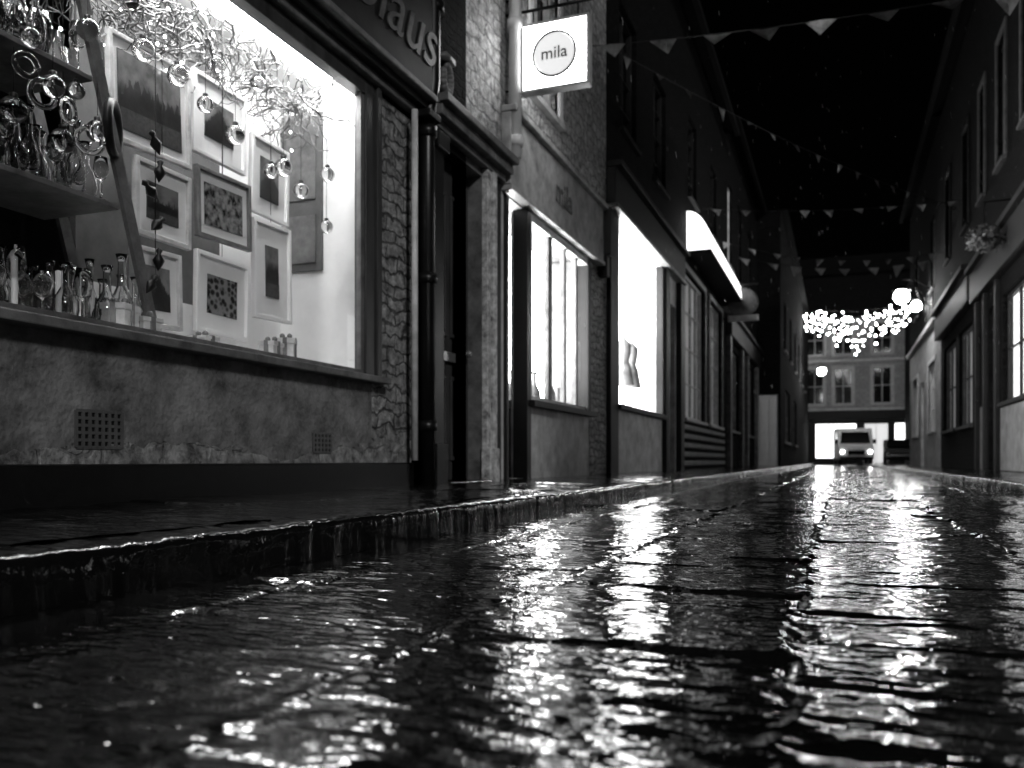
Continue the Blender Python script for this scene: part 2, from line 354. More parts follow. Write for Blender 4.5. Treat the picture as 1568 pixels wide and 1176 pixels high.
for z in (.5,1.5,2.5,3.4,4.6): mb.tube([(-2.62,5.22 if z<2.7 else 5.33,z),(-2.62,5.22 if z<2.7 else 5.33,z+.07)],.07,12)
mb.build('drainpipe',M['black'],B,True)
vent=mat('vent_iron',.10,.5)
def grille(u0,u1,z0,z1,n,k):
    mb=MB(); mb.boxP(P,u0,u1,-.006,.03,z0,z1,1)
    for i in range(n+1):
        u=u0+(u1-u0)*i/n; mb.boxP(P,u-.006,u+.006,-.014,-.0065,z0,z1,0)
    for j in range(k+1):
        z=z0+(z1-z0)*j/k; mb.boxP(P,u0,u1,-.012,-.0065,z-.006,z+.006,0)
    mb.build('air_vent',[vent,M['dark']],B)
grille(2.42,2.64,.35,.49,7,5); grille(3.98,4.15,.345,.45,5,4)
mb=MB()
mb.box(-3.36,-2.74,1.25,4.60,.80,.84,0)
mb.box(-3.40,-3.36,3.02,4.02,.80,2.70,1); mb.box(-3.40,-3.36,4.02,4.60,.80,2.70,0)  # back split grey and white: its unlit stretch is darkened in the colour
mb.box(-3.40,-2.74,4.605,4.64,.80,2.70,0)
mb.box(-3.40,-2.74,1.25,4.60,2.66,2.70,0)
mb.box(-3.355,-3.345,3.10,4.0,.84,1.16,0)
mb.build('display_surround',[M['white'],M['greyback']],B)
mb=MB(); mb.box(-6,-3.405,-2.5,5.2,.1,.14,0); mb.box(-6.05,-6,-2.5,5.2,.1,2.9,0); mb.box(-6,-3.4,5.2,5.24,.1,2.9,0); mb.box(-6,-3.405,-2.5,5.2,2.86,2.9,0)
mb.box(-6,-2.8,-2.5,-2.45,.1,2.9,0); mb.build('shop_room',M['dark'],B)
mb=MB(); mb.box(-3.04,-2.79,1.5,4.5,2.645,2.655); mb.build('display_ceiling_light',M['ceil'],B)
mb=MB(); mb.face([P(1.25,.02,.84),P(4.53,.02,.84),P(4.53,.02,2.53),P(1.25,.02,2.53)]); mb.build('shop_window_glass',M['pane'],B)
mb=MB(); mb.box(-3.34,-3.04,4.585,4.603,1.50,2.5,0); mb.box(-3.3,-3.08,4.575,4.584,1.55,1.85,1); mb.box(-3.3,-3.08,4.575,4.584,1.95,2.35,1)
mb.build('display_board',[M['greyback'],M['mid']],B)
D=group('framed_picture_display')
artsky=art('art_sky','s',1,.16); arthill=mat('art_hill',.014,.3,.5,40); artfore=mat('art_foreground',.05,.3,.5,50)
def picture(u0,u1,z0,z1,x,fr,a,mw=.09,fw=.022,kind=0):
    e=bpy.data.objects.new('framed_picture',None); scn.collection.objects.link(e); e.parent=D
    tl=random.uniform(-.03,.03); uc=(u0+u1)/2
    Q=lambda u,w,z:(x-w,u+tl*(z-z1),z-tl*(u-uc))
    mb=MB(); mb.boxP(Q,u0,u0+fw,-.02,.01,z0,z1); mb.boxP(Q,u1-fw,u1,-.02,.01,z0,z1); mb.boxP(Q,u0+fw,u1-fw,-.019,.01,z0,z0+fw); mb.boxP(Q,u0+fw,u1-fw,-.019,.01,z1-fw,z1)
    mb.build('frame',fr,e,bevel=.003)
    mb=MB(); mb.boxP(Q,u0+fw,u1-fw,-.002,.009,z0+fw,z1-fw); mb.build('mount',M['white'],e)
    a0,a1,b0,b1=u0+fw+mw*.8,u1-fw-mw*.8,z0+fw+mw,z1-fw-mw
    mb=MB(); mb.boxP(Q,a0,a1,-.006,-.0025,b0,b1); mb.build('artwork',a,e)
    if kind:
        mb=MB(); n=26; h=b1-b0
        for i in range(n):
            ua=a0+(a1-a0)*i/n; ub=a0+(a1-a0)*(i+1)/n
            t=lambda q:b0+h*((.42+.22*float(vn(np.array([q*9.]),np.array([x*3+z0*7]),1,kind)[0])+.22*random.random()) if kind==1 else (.3+.45*math.exp(-((q-uc)/(a1-a0)*3.5)**2)+.12*random.random()))
            mb.face([Q(ua,-.0075,b0),Q(ub,-.0075,b0),Q(ub,-.0075,t(ub)),Q(ua,-.0075,t(ua))],0)
            if kind==1: mb.face([Q(ua,-.009,b0),Q(ub,-.009,b0),Q(ub,-.009,b0+h*.27),Q(ua,-.009,b0+h*.27)],1)
        mb.build('artwork_detail',[arthill,artfore],e)
    mb=MB(); mb.tube([Q(uc,.0,z1),(x,uc,2.64)],.0015,4); mb.build('hanging_wire',M['metal'],e)
W=M['white']; G=M['mid']; Dk=M['wood']; Lt=M['light']
picture(2.90,3.41,1.75,2.24,-3.05,Lt,artsky,.045,kind=1)
picture(3.44,3.85,1.86,2.28,-3.05,W,art('art_flower','s',2,.2),.09,kind=2)
picture(3.05,3.41,1.35,1.71,-3.04,Lt,artsky,.07,kind=1)
picture(3.44,3.86,1.44,1.80,-3.03,G,art('art_pattern','f',4,.25),.05)
picture(3.90,4.24,1.68,2.12,-3.05,W,art('art_grey','s',5,.18),.08,kind=2)
picture(3.90,4.24,1.10,1.655,-3.04,W,artsky,.11,kind=1)
picture(3.44,3.85,.95,1.365,-3.03,W,art('art_blocks','v',7,.18),.085)
picture(3.02,3.33,.93,1.30,-3.03,Lt,art('art_people','s',8,.2),.06,kind=2)
S=group('ladder_shelf')
mb=MB()
for x in (-2.86,-3.24):
    for (ya,yb) in ((2.46,2.98),(1.75,1.25)):
        a=[(x,ya,2.6),(x,ya+.055,2.6),(x,yb+.055,.845),(x,yb,.845)]; b=[(p[0]-.022,p[1],p[2]) for p in a]
        mb.face(a);mb.face(b)
        for i in range(4): j=(i+1)%4; mb.face([a[i],a[j],b[j],b[i]])
mb.build('stiles',G,S)
mb=MB()
for z,y1 in ((1.39,2.80),(1.88,2.66),(2.3,2.52)): mb.box(-3.30,-2.865,1.5,y1,z-.022,z)
mb.build('shelves',G,S,bevel=.003)
def wine(h=.2,r=.04):
    return [(r*.8,0),(r*.8,.004),(.005,.008),(.005,h*.45),(r*.75,h*.55),(r,h*.72),(r*.8,h),(r*.76,h),(r*.93,h*.72),(r*.68,h*.57),(.001,h*.5)]
def vase(h=.25,r=.05): return [(r*.7,0),(r,h*.25),(r*.95,h*.4),(r*.35,h*.62),(r*.3,h*.9),(r*.5,h),(r*.44,h),(r*.24,h*.9),(r*.29,h*.62),(r*.88,h*.4),(r*.92,h*.25),(r*.6,.008),(.001,.008)]
def tumbler(h=.1,r=.04): return [(r*.8,0),(r,h),(r*.93,h),(r*.72,.01),(.001,.01)]
mb=MB()
for z,y1 in ((.84,2.95),(1.39,2.76),(1.88,2.62)):
    y=2.15
    while y<y1:
        for x in (-2.91,-3.0,-3.11,-3.22):
            k=random.random(); c=(x+random.uniform(-.015,.015),y+random.uniform(-.015,.015),z+.001)
            pr=wine(random.uniform(.18,.27),random.uniform(.03,.042)) if k<.45 else vase(random.uniform(.24,.36),random.uniform(.038,.052)) if k<.85 else tumbler(random.uniform(.08,.13),random.uniform(.03,.042))
            mb.lathe(pr,c,14)
        y+=random.uniform(.085,.11)
mb.build('glassware',M['glass'],S,True)
mb=MB()
for (x,y) in ((-2.93,2.55),(-2.97,2.68),(-3.05,2.45),(-2.9,2.33),(-3.0,2.2),(-3.25,2.6),(-3.27,2.4)):
    mb.lathe([(.012,0),(.012,.2),(.001,.205)],(x,y,.86),8)
    mb.lathe([(.04,0),(.03,.02),(.001,.03)],(x,y,.842),12)
for z in (1.392,1.882):
    for y in (2.28,2.5): mb.lathe([(.05,0),(.055,.08),(.03,.1),(.045,.16),(.001,.16)],(-3.27,y,z),14)
mb.build('candles_and_jars',M['white'],S,True)
O=group('glass_bauble_decoration'); mb=MB(); ms=MB()
def bauble(x,y,z,r,cap=True):
    mb.sphere((x,y,z),r,16,10); mb.sphere((x,y,z),r*.86,16,10)
    ms.lathe([(r*.3,0),(r*.32,r*.3),(.001,r*.45)],(x,y,z+r*.95),10); ms.tube([(x,y,z+r),(x,y,2.62)],.0012,4)
for y,z,r in ((2.98,2.14,.05),(2.62,2.05,.045),(3.2,2.12,.05),(3.32,2.02,.04),(3.6,1.98,.05),(3.83,1.86,.04),(3.98,1.93,.05),(4.12,1.84,.045),(2.45,1.75,.045),(2.33,1.62,.05),(2.55,1.58,.05),(2.68,1.66,.045),(2.4,2.12,.045),(2.5,2.2,.04),(2.75,2.3,.04),(4.35,2.0,.045),(4.38,1.7,.04),(2.36,1.9,.04),(2.6,1.8,.035),(2.9,2.32,.04),(3.45,2.28,.04),(3.75,2.3,.04)):
    bauble(-2.84-random.uniform(0,.08),y,z,r)
for y,z,r in ((2.40,1.70,.05),(2.52,1.68,.045),(2.62,1.6,.05),(2.33,1.78,.04)):
    rr=Matrix.Rotation(random.uniform(-.6,.6),3,'Z')@Matrix.Rotation(R90,3,'Y')
    mb.lathe([(r+.012*math.cos(t),.012*math.sin(t)) for t in [2*math.pi*i/8 for i in range(9)]],(-2.84,y,z),20,0,rr)
mb.build('baubles',M['glass'],O,True); ms.build('caps_and_threads',M['metal'],O,True)
mb=MB()
for k,z in enumerate((1.72,1.60,1.5,1.36,1.2,1.08)):
    y=3.0+.03*math.sin(k*2.2); mb.lathe([(.001,-.05),(.018,-.02),(.026,.0),(.008,.03),(.016,.045),(.001,.06)],(-2.86,y,z),8,0,Matrix.Rotation(random.uniform(-1,1),3,'X'))
mb.tube([(-2.86,3.0,2.6),(-2.86,3.0,1.05)],.0015,4)
rot=Matrix.Rotation(math.radians(35),3,'Z')@Matrix.Rotation(math.radians(90),3,'Y')
mb.lathe([(.105+.02*math.cos(t),.02*math.sin(t)) for t in [2*math.pi*i/10 for i in range(11)]],(-2.86,2.76,1.70),28,0,rot)
mb.build('hanging_ornaments',M['metal'],O,True)
T=group('twig_garland'); mb=MB(); ml=MB()
for i in range(420):
    t=random.random(); y=2.5+t*2.0; p=Vector((-2.85-random.uniform(0,.4),y,2.58-random.uniform(0,.26)))
    d=Vector((random.uniform(-.6,.7),random.uniform(-1,1),random.uniform(-.9,.3))).normalized(); pts=[p.copy()]
    for k in range(random.randint(5,10)):
        d=(d+Vector((random.uniform(-.8,.8),random.uniform(-.8,.8),random.uniform(-.8,.7)))).normalized()
        p=p+d*.042
        p.x=min(-2.77,max(-3.33,p.x)); p.y=min(4.55,p.y); p.z=min(2.63,max(2.14,p.z)); pts.append(p.copy())
    mb.tube(pts,random.uniform(.003,.0075),4,0 if random.random()<.6 else 1,.4)
    if i%9==0: ml.sphere(tuple(p),.008,6,4)
mb.build('twigs',[M['twig'],M['wood']],T); ml.build('fairy_lights',M['bulb_s'],T)
def gift(c,sx,sy,h,ang):
    e=group('gift_box'); mb=MB()
    mb.box(-sx,sx,-sy,sy,0,h*.78,0); mb.box(-sx-.006,sx+.006,-sy-.006,sy+.006,h*.785,h,0)
    mb.box(-.012,.012,-sy-.008,sy+.008,.002,h+.003,1); mb.box(-sx-.008,sx+.008,-.012,.012,.002,h+.0045,1)
    mb.sphere((.02,0,h+.015),.016,8,6,1); mb.sphere((-.02,0,h+.015),.016,8,6,1)
    o=mb.build('box_and_ribbon',[M['light'],M['mid']],e,bevel=.002); e.location=c; e.rotation_euler=(0,0,ang)
gift((-2.86,2.80,.842),.05,.06,.12,.3); gift((-2.87,2.96,.842),.04,.045,.09,-.2); gift((-2.88,3.86,.842),.04,.06,.10,.2); gift((-2.9,4.02,.842),.05,.05,.14,.5); gift((-2.95,3.4,.842),.06,.05,.07,.1)
# --- town house with door
B=group('town_house_doorway')
facade('front_wall',P,5.38,6.05,0,9,[(5.56,6.05,.13,2.6)],M['darkstone'],B)
facade('front_wall_lower',P,6.05,6.75,0,2.86,[(6.05,6.36,.13,2.6)],M['mid'],B)
facade('limewashed_wall',P,6.05,6.75,2.86,9,[(6.1,6.7,4.6,5.6)],M['pale'],B)
window(P,6.1,6.7,4.6,5.6,B,M['light'],M['darkglass'],2,3)
shell(P,5.38,6.75,9,B,M['darkstone'])
mb=MB()
mb.boxP(P,5.40,5.555,-.05,.02,.12,2.70); mb.boxP(P,5.385,5.57,-.075,.02,.12,.42); mb.boxP(P,5.385,5.57,-.09,.02,2.5,2.62)
mb.build('door_pilaster',M['black'],B,bevel=.008)
mb=MB(); mb.boxP(P,6.37,6.44,-.05,.02,.12,2.66); mb.boxP(P,6.455,6.53,-.07,.02,.12,2.66); mb.boxP(P,6.36,6.56,-.08,.02,.12,.4); mb.boxP(P,6.56,6.74,-.02,.02,.12,2.66,1)
mb.build('door_architrave',[mat('flaking_paint',.45,.5,.8,14,.5,30,.005),M['dark']],B,bevel=.008)
mb=MB(); mb.boxP(P,5.38,6.76,-.12,.0,2.72,2.80); mb.boxP(P,5.36,6.78,-.17,.0,2.802,2.86); mb.boxP(P,5.39,6.75,-.06,.0,2.66,2.718)
mb.build('door_cornice',M['mid'],B,bevel=.008)
mb=MB(); Wd=.12
mb.boxP(P,5.56,6.36,Wd,Wd+.05,.15,2.6)
for a,b_,c,d in ((5.62,5.92,.3,.95),(6.0,6.3,.3,.95),(5.62,5.92,1.25,2.35),(6.0,6.3,1.25,2.35)):
    mb.boxP(P,a,b_,Wd-.02,Wd-.001,c,c+.03);mb.boxP(P,a,b_,Wd-.02,Wd-.001,d-.03,d);mb.boxP(P,a,a+.03,Wd-.019,Wd-.001,c+.03,d-.03);mb.boxP(P,b_-.03,b_,Wd-.019,Wd-.001,c+.03,d-.03)
mb.build('front_door',M['wood'],B,bevel=.004)
mb=MB(); mb.boxP(P,5.80,6.10,Wd-.03,Wd-.002,1.06,1.13); mb.sphere((-2.77,6.26,1.15),.03); mb.build('letterbox',mat('brass',.6,.25,.1,5,metal=.8),B)
mb=MB(); mb.boxP(P,5.56,6.36,-.1,.12,.0,.145); mb.build('doorstep',M['kerb'],B,bevel=.01)
mb=MB()
for k in range(14):
    a=k/13*math.pi*1.6; mb.sphere((-2.62,5.52+.06*math.sin(a),3.02+.12*math.cos(a)*.8),.035,8,6)
mb.box(-2.7,-2.58,5.44,5.6,3.14,3.18); mb.build('carved_bracket',M['mid'],B,True)
mb=MB(); mb.tube([(-2.60,6.86,2.9),(-2.60,6.86,9)],.055,12)
for z in (3.0,4.0,5.2): mb.tube([(-2.60,6.86,z),(-2.60,6.86,z+.08)],.07,12)
mb.build('drainpipe',M['white'],B,True)
# --- cafe with hanging sign
B=group('cafe_building')
facade('upper_wall',P,6.75,10.3,2.6,9,[(7.55,8.35,3.75,5.4)],M['pale'],B)
facade('lower_wall',P,6.75,10.3,0,2.6,[(6.84,7.38,.13,2.6),(7.45,9.45,.86,2.6)],M['lightrender'],B)
o=facade('brick_pier',P,9.53,10.28,.12,2.6,[],M['pier'],B); o.location.x=.006
window(P,7.55,8.35,3.75,5.4,B,M['light'],M['darkglass'],2,4,arch=M['white'])
shell(P,6.75,10.3,9,B,M['darkstone'])
mb=MB(); mb.boxP(P,6.78,9.86,-.09,0,2.66,3.28); mb.boxP(P,6.78,9.9,-.14,0,3.285,3.34); mb.boxP(P,6.78,9.86,-.11,0,2.61,2.655)
mb.boxP(P,9.88,10.05,-.17,0,2.75,3.28,1); mb.boxP(P,9.9,10.03,-.12,0,2.5,2.745,1)
mb.build('fascia',[mat('fascia_grey',.4,.45,.45,5,.4),M['dark']],B,bevel=.008)
text('fascia_lettering','mila',.34,(-2.605,8.0,2.97),(R90,0,R90),M['mid'],B)
mb=MB(); mb.boxP(P,7.45,7.5,-.03,.1,.86,2.6); mb.boxP(P,9.40,9.52,-.03,.1,.86,2.6,1); mb.boxP(P,7.5,9.4,-.025,.09,2.53,2.6)
for u,wd in ((8.12,.06),(8.62,.035),(9.05,.035)): mb.boxP(P,u-wd,u+wd,.0,.05,.9,2.53,2)
mb.boxP(P,7.40,9.55,-.09,.09,.80,.86,1); mb.boxP(P,7.5,9.4,.0,.05,.865,.91)
mb.build('window_frame',[M['light'],M['dark'],M['mid']],B,bevel=.004)
mb=MB(); mb.face([P(7.4,.45,.86),P(9.45,.45,.86),P(9.45,.45,2.6),P(7.4,.45,2.6)]); mb.build('lit_blind',M['blind'],B)
mb=MB(); mb.face([P(7.4,.1,.86),P(9.45,.1,.86),P(9.45,.6,.86),P(7.4,.6,.86)]);mb.face([P(9.46,.1,.86),P(9.46,.6,.86),P(9.46,.6,2.6),P(9.46,.1,2.6)]);mb.face([P(7.4,.1,2.605),P(9.46,.1,2.605),P(9.46,.6,2.605),P(7.4,.6,2.605)]); mb.build('window_shelf',M['mid'],B)
mb=MB()
for y,h in ((7.7,.3),(7.85,.2),(8.35,.35),(8.85,.42),(9.15,.25)): mb.lathe([(p[0]*1.1,p[1]) for p in vase(h,.06)],(-2.95,y,.87),12)
mb.build('vases',M['dull'],B,True)
mb=MB(); mb.face([P(7.5,.02,.9),P(9.4,.02,.9),P(9.4,.02,2.53),P(7.5,.02,2.53)]); mb.build('window_pane',M['pane'],B)
mb=MB(); mb.boxP(P,6.84,7.38,.35,.4,.13,2.6); mb.boxP(P,6.9,6.95,.33,.35,.3,2.5); mb.boxP(P,7.28,7.33,.33,.35,.3,2.5); mb.boxP(P,6.84,6.9,-.03,.1,.13,2.6); mb.boxP(P,7.33,7.44,-.04,.1,.13,2.6)
mb.boxP(P,6.84,7.38,.0,.35,.0,.14)
mb.build('door',M['black'],B,bevel=.005)
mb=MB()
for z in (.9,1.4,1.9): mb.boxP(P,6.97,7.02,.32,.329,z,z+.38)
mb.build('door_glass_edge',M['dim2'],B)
Sg=group('hanging_sign')
mb=MB(); x0,x1,z0,z1,y=-2.55,-1.94,3.44,4.03,6.90
mb.box(x0,x1,y-.05,y+.05,z0,z0+.025);mb.box(x0,x1,y-.05,y+.05,z1-.025,z1);mb.box(x0,x0+.025,y-.049,y+.049,z0+.025,z1-.025);mb.box(x1-.025,x1,y-.049,y+.049,z0+.025,z1-.025)
mb.build('sign_casing',M['light'],Sg,bevel=.004)
mb=MB(); mb.box(x0+.026,x1-.026,y-.044,y+.044,z0+.026,z1-.026); mb.build('sign_face',M['signlit'],Sg)
cx,cz=(x0+x1)/2,(z0+z1)/2
mb=MB(); rotx=Matrix.Rotation(R90,3,'X')
for yy in (y-.049,y+.049): mb.lathe([(.178,-.003),(.197,-.003),(.197,.003),(.178,.003),(.178,-.003)],(cx,yy,cz),48,0,rotx)
mb.build('ring',M['dark'],Sg)
mb=MB(); mb.lathe([(.001,-.001),(.177,-.001),(.177,.001),(.001,.001)],(cx,y-.047,cz),48,0,rotx); mb.build('disc',emit('sign_disc',.72,.95),Sg)
text('lettering','mila',.145,(cx,y-.052,cz+.005),(R90,0,0),M['mid'],Sg,ext=.002,align='CENTER')
mb=MB(); mb.tube([(-2.7,y,4.16),(-1.92,y,4.16)],.014,8); mb.tube([(-2.7,y,3.5),(-2.66,y,3.5),(-2.66,y,4.16)],.012,8)
for x in (-2.45,-2.05): mb.tube([(x,y,4.03),(x,y,4.16)],.008,6)
for i in range(6): mb.tube([(-2.5+.09*i,y,4.16),(-2.5+.09*i,y,4.27)],.006,6)
mb.tube([(-2.7,y,4.28),(-1.94,y,4.27)],.010,8); mb.tube([(-2.7,y,3.2),(-2.55,y,3.44)],.007,6); mb.tube([(-1.92,y,4.16),(-1.9,y,4.2),(-1.94,y,4.27)],.01,6)
mb.tube([(-2.7,y,4.9),(-2.05,y,4.27)],.007,6)
mb.build('iron_bracket',M['metal'],Sg,True)
# --- clothes shop
B=group('clothes_shop_building')
facade('upper_wall',P,10.3,15.5,3.45,8.6,[(11,12,4.7,6.4),(13.2,14.2,4.7,6.4)],M['darkstone'],B)
facade('lower_wall',P,10.3,15.5,0,3.45,[(10.8,13.8,1.03,3.45),(14.25,15.1,.13,3.0)],M['lightrender'],B)
for u in (11,13.2): window(P,u,u+1,4.7,6.4,B,M['dark'],M['darkglass'],2,4)
shell(P,10.3,15.5,8.6,B,M['darkstone'])
mb=MB(); mb.boxP(P,10.32,15.45,-.12,0,3.5,3.95); mb.boxP(P,10.32,15.48,-.2,0,3.955,4.03,0); mb.boxP(P,10.32,15.45,-.15,0,3.44,3.495,1)
mb.boxP(P,10.32,10.72,-.06,0,.12,3.44); mb.boxP(P,13.88,14.2,-.08,0,.12,3.44); mb.boxP(P,15.15,15.48,-.1,0,.12,3.44)
mb.build('fascia_and_pilasters',[M['dark'],M['mid']],B,bevel=.01)
mb=MB(); mb.boxP(P,10.74,10.84,-.04,.08,1.03,3.44,1); mb.boxP(P,13.76,13.86,-.04,.08,1.03,3.44); mb.boxP(P,10.7,13.87,-.1,.06,.96,1.03)
mb.build('window_frame',[M['dark'],M['light']],B,bevel=.005)
mb=MB(); mb.face([P(10.7,.7,1.03),P(13.9,.7,1.03),P(13.9,.7,3.46),P(10.7,.7,3.46)]); mb.build('lit_backdrop',M['blind2'],B)
mb=MB(); mb.face([P(13.9,.1,1.03),P(13.9,.8,1.03),P(13.9,.8,3.45),P(13.9,.1,3.45)]); mb.face([P(10.8,.1,1.04),P(13.9,.1,1.04),P(13.9,.8,1.04),P(10.8,.8,1.04)]);mb.face([P(10.7,.1,3.455),P(13.9,.1,3.455),P(13.9,.8,3.455),P(10.7,.8,3.455)]); mb.build('window_bay',M['white'],B)
mb=MB()
dress=[(.14,0),(.02,.02),(.015,.5),(.22,.52),(.16,.85),(.11,.98),(.15,1.15),(.16,1.3),(.05,1.42),(.045,1.5),(.001,1.52)]
for y in (12.9,13.4): mb.lathe([(a*.75,z*.8) for a,z in dress],(-3.1,y,1.04),14)
mb.build('dress_forms',M['mid'],B,True)
mb=MB(); mb.boxP(P,14.25,15.1,.12,.17,.13,3.0); mb.boxP(P,14.35,15.0,.10,.119,1.1,2.8,1); mb.build('door',[M['dark'],M['darkglass']],B,bevel=.005)
# --- bookshop with lit canopy
B=group('bookshop_building')
facade('front_wall',P,15.5,22.2,0,8.6,[(16,18.6,1.1,3.9),(19.3,21.4,1.1,3.9),(16.5,17.5,5.4,7),(19.5,20.5,5.4,7)],M['darkstone'],B)
window(P,16,18.6,1.1,3.9,B,M['light'],M['dim'],4,4,arch=M['mid']); window(P,19.3,21.4,1.1,3.9,B,M['light'],M['dim'],4,4,arch=M['mid'])
window(P,16.5,17.5,5.4,7,B,M['dark'],M['darkglass'],2,4); window(P,19.5,20.5,5.4,7,B,M['dark'],M['darkglass'],2,4)
shell(P,15.5,22.2,8.6,B,M['darkstone'])
mb=MB()
for k in range(5): mb.boxP(P,15.8,21.8,-.04,0,.2+k*.17,.2+k*.17+.09,0)
mb.build('stallriser_boards',M['mid'],B,bevel=.01)
mb=MB(); n=8; pj=.45; ht=.75
cv=lambda u,a:P(u,-.02-pj*math.sin(a),5.0-ht*(1-math.cos(a)))
for i in range(n):
    a0=i/n*R90; a1=(i+1)/n*R90
    mb.face([cv(16.2,a0),cv(22.0,a0),cv(22.0,a1),cv(16.2,a1)])
for u in (16.2,22.0): mb.face([P(u,-.02,5.0-ht)]+[cv(u,i/n*R90) for i in range(n+1)])
mb.build('lit_canopy',M['fascia_lit'],B)
mb=MB(); mb.boxP(P,16.15,22.05,-.48,0,4.19,4.24); mb.build('canopy_edge',M['dark'],B)
# --- dark pub
B=group('pub_building')
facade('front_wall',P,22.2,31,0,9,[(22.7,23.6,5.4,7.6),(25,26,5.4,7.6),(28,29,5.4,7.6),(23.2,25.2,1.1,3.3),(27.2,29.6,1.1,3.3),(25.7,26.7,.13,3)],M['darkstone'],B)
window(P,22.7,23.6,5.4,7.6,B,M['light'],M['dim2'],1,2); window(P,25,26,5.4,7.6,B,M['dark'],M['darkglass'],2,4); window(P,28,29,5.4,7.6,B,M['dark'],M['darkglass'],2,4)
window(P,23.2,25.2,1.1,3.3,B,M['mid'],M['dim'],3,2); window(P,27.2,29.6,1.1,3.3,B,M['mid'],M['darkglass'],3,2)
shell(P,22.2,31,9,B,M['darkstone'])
mb=MB()
for u in (22.4,25.35,26.85,30.2): mb.boxP(P,u,u+.28,-.12,0,.12,3.5,1)
mb.boxP(P,22.3,30.8,-.16,0,3.5,4.0); mb.boxP(P,22.3,30.8,-.24,0,4.005,4.1); mb.boxP(P,25.7,26.7,.12,.17,.13,3.0)
mb.build('pub_front',[M['dark'],M['mid']],B,bevel=.01)
Sg=group('pub_sign'); mb=MB(); y=21.6
mb.lathe([(.001,-.04),(.33,-.04),(.36,-.02),(.36,.02),(.33,.04),(.001,.04)],(-2.2,y,4.18),28,0,rotx)
mb.box(-2.56,-1.84,y-.05,y+.05,3.72,3.86,1); mb.tube([(-2.7,y,4.62),(-1.85,y,4.62)],.025,8,2); mb.tube([(-2.2,y,4.54),(-2.2,y,4.62)],.02,6,2); mb.tube([(-2.7,y,3.8),(-2.56,y,3.8)],.02,6,2)
mb.build('board_and_bracket',[M['mid'],M['light'],M['metal']],Sg)
B=group('corner_house')
F=PF(31)
facade('return_wall',F,-8,-1.9,0,9,[(-2.66,-1.98,.12,2.6)],M['darkstone_x'],B)
mb=MB(); mb.boxP(F,-2.66,-1.98,.05,.1,.12,2.6)
for a,b_ in ((.3,1.1),(1.25,2.4)): mb.boxP(F,-2.58,-2.36,.03,.049,a,b_); mb.boxP(F,-2.28,-2.06,.03,.049,a,b_)
mb.build('pale_door',M['white'],B,bevel=.006)
P2=PL(1.9)
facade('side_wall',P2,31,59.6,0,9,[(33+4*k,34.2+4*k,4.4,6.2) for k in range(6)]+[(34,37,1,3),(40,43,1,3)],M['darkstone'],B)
for k in range(6): window(P2,33+4*k,34.2+4*k,4.4,6.2,B,M['mid'],M['darkglass'],2,3)
window(P2,34,37,1,3,B,M['mid'],M['dim'],3,2); window(P2,40,43,1,3,B,M['mid'],M['dim'],3,2)
mb=MB(); mb.face([(-8,31,9),(-1.65,31,9),(-1.65,59.6,9),(-8,59.6,9)]); mb.build('roof',M['slate'],B)
# ============================================================ END BUILDING
B=group('street_end_building'); F=PF(60); hs=[]
cols=[-4.6,-2.1,-.35,2.0,4.6,7.2]
for c in cols: hs+= [(c,c+1.2,3.95,6.4),(c,c+1.2,7.2,9.3)]
facade('front_wall',F,-9,12,2.9,9.6,hs,M['endwall'],B,.2)
facade('shop_wall',F,-9,12,0,2.9,[(-1.5,1.1,.4,2.75),(1.5,3.0,.1,2.75),(3.3,6.2,.5,2.75)],M['dark'],B,.2)
facade('parapet',F,-9,12,9.6,12.5,[],M['darkstone_x'],B)
for h in hs: window(F,*h,B,M['light'],M['darkglass'],2,2,arch=M['light'],fw=.1,bw=.05)
window(F,-1.5,1.1,.4,2.75,B,M['dark'],M['endshop'],3,1); window(F,1.5,3.0,.1,2.75,B,M['dark'],M['dim2'],2,1); window(F,3.3,6.2,.5,2.75,B,M['dark'],M['endshop'],3,1)
mb=MB(); mb.boxP(F,-9,12,-.25,0,2.95,3.55); mb.boxP(F,-9,12,-.35,0,3.555,3.7,1); mb.boxP(F,-9,12,-.12,0,6.75,6.9,1); mb.build('fascia',[M['dark'],M['light']],B)
mb=MB(); mb.face([(-9,59.8,12.5),(12,59.8,12.5),(12,66,15),(-9,66,15)]); mb.build('roof',M['slate'],B)
RY=Matrix.Rotation(R90,3,'Y')
def wheels(mb,xs,ys,r,mi):
    for x in xs:
        for y in ys: mb.lathe([(.001,-.11),(r*.6,-.11),(r*.92,-.11),(r,-.08),(r,.08),(r*.92,.11),(r*.6,.11),(.001,.11)],(x,y,r),20,mi,RY)
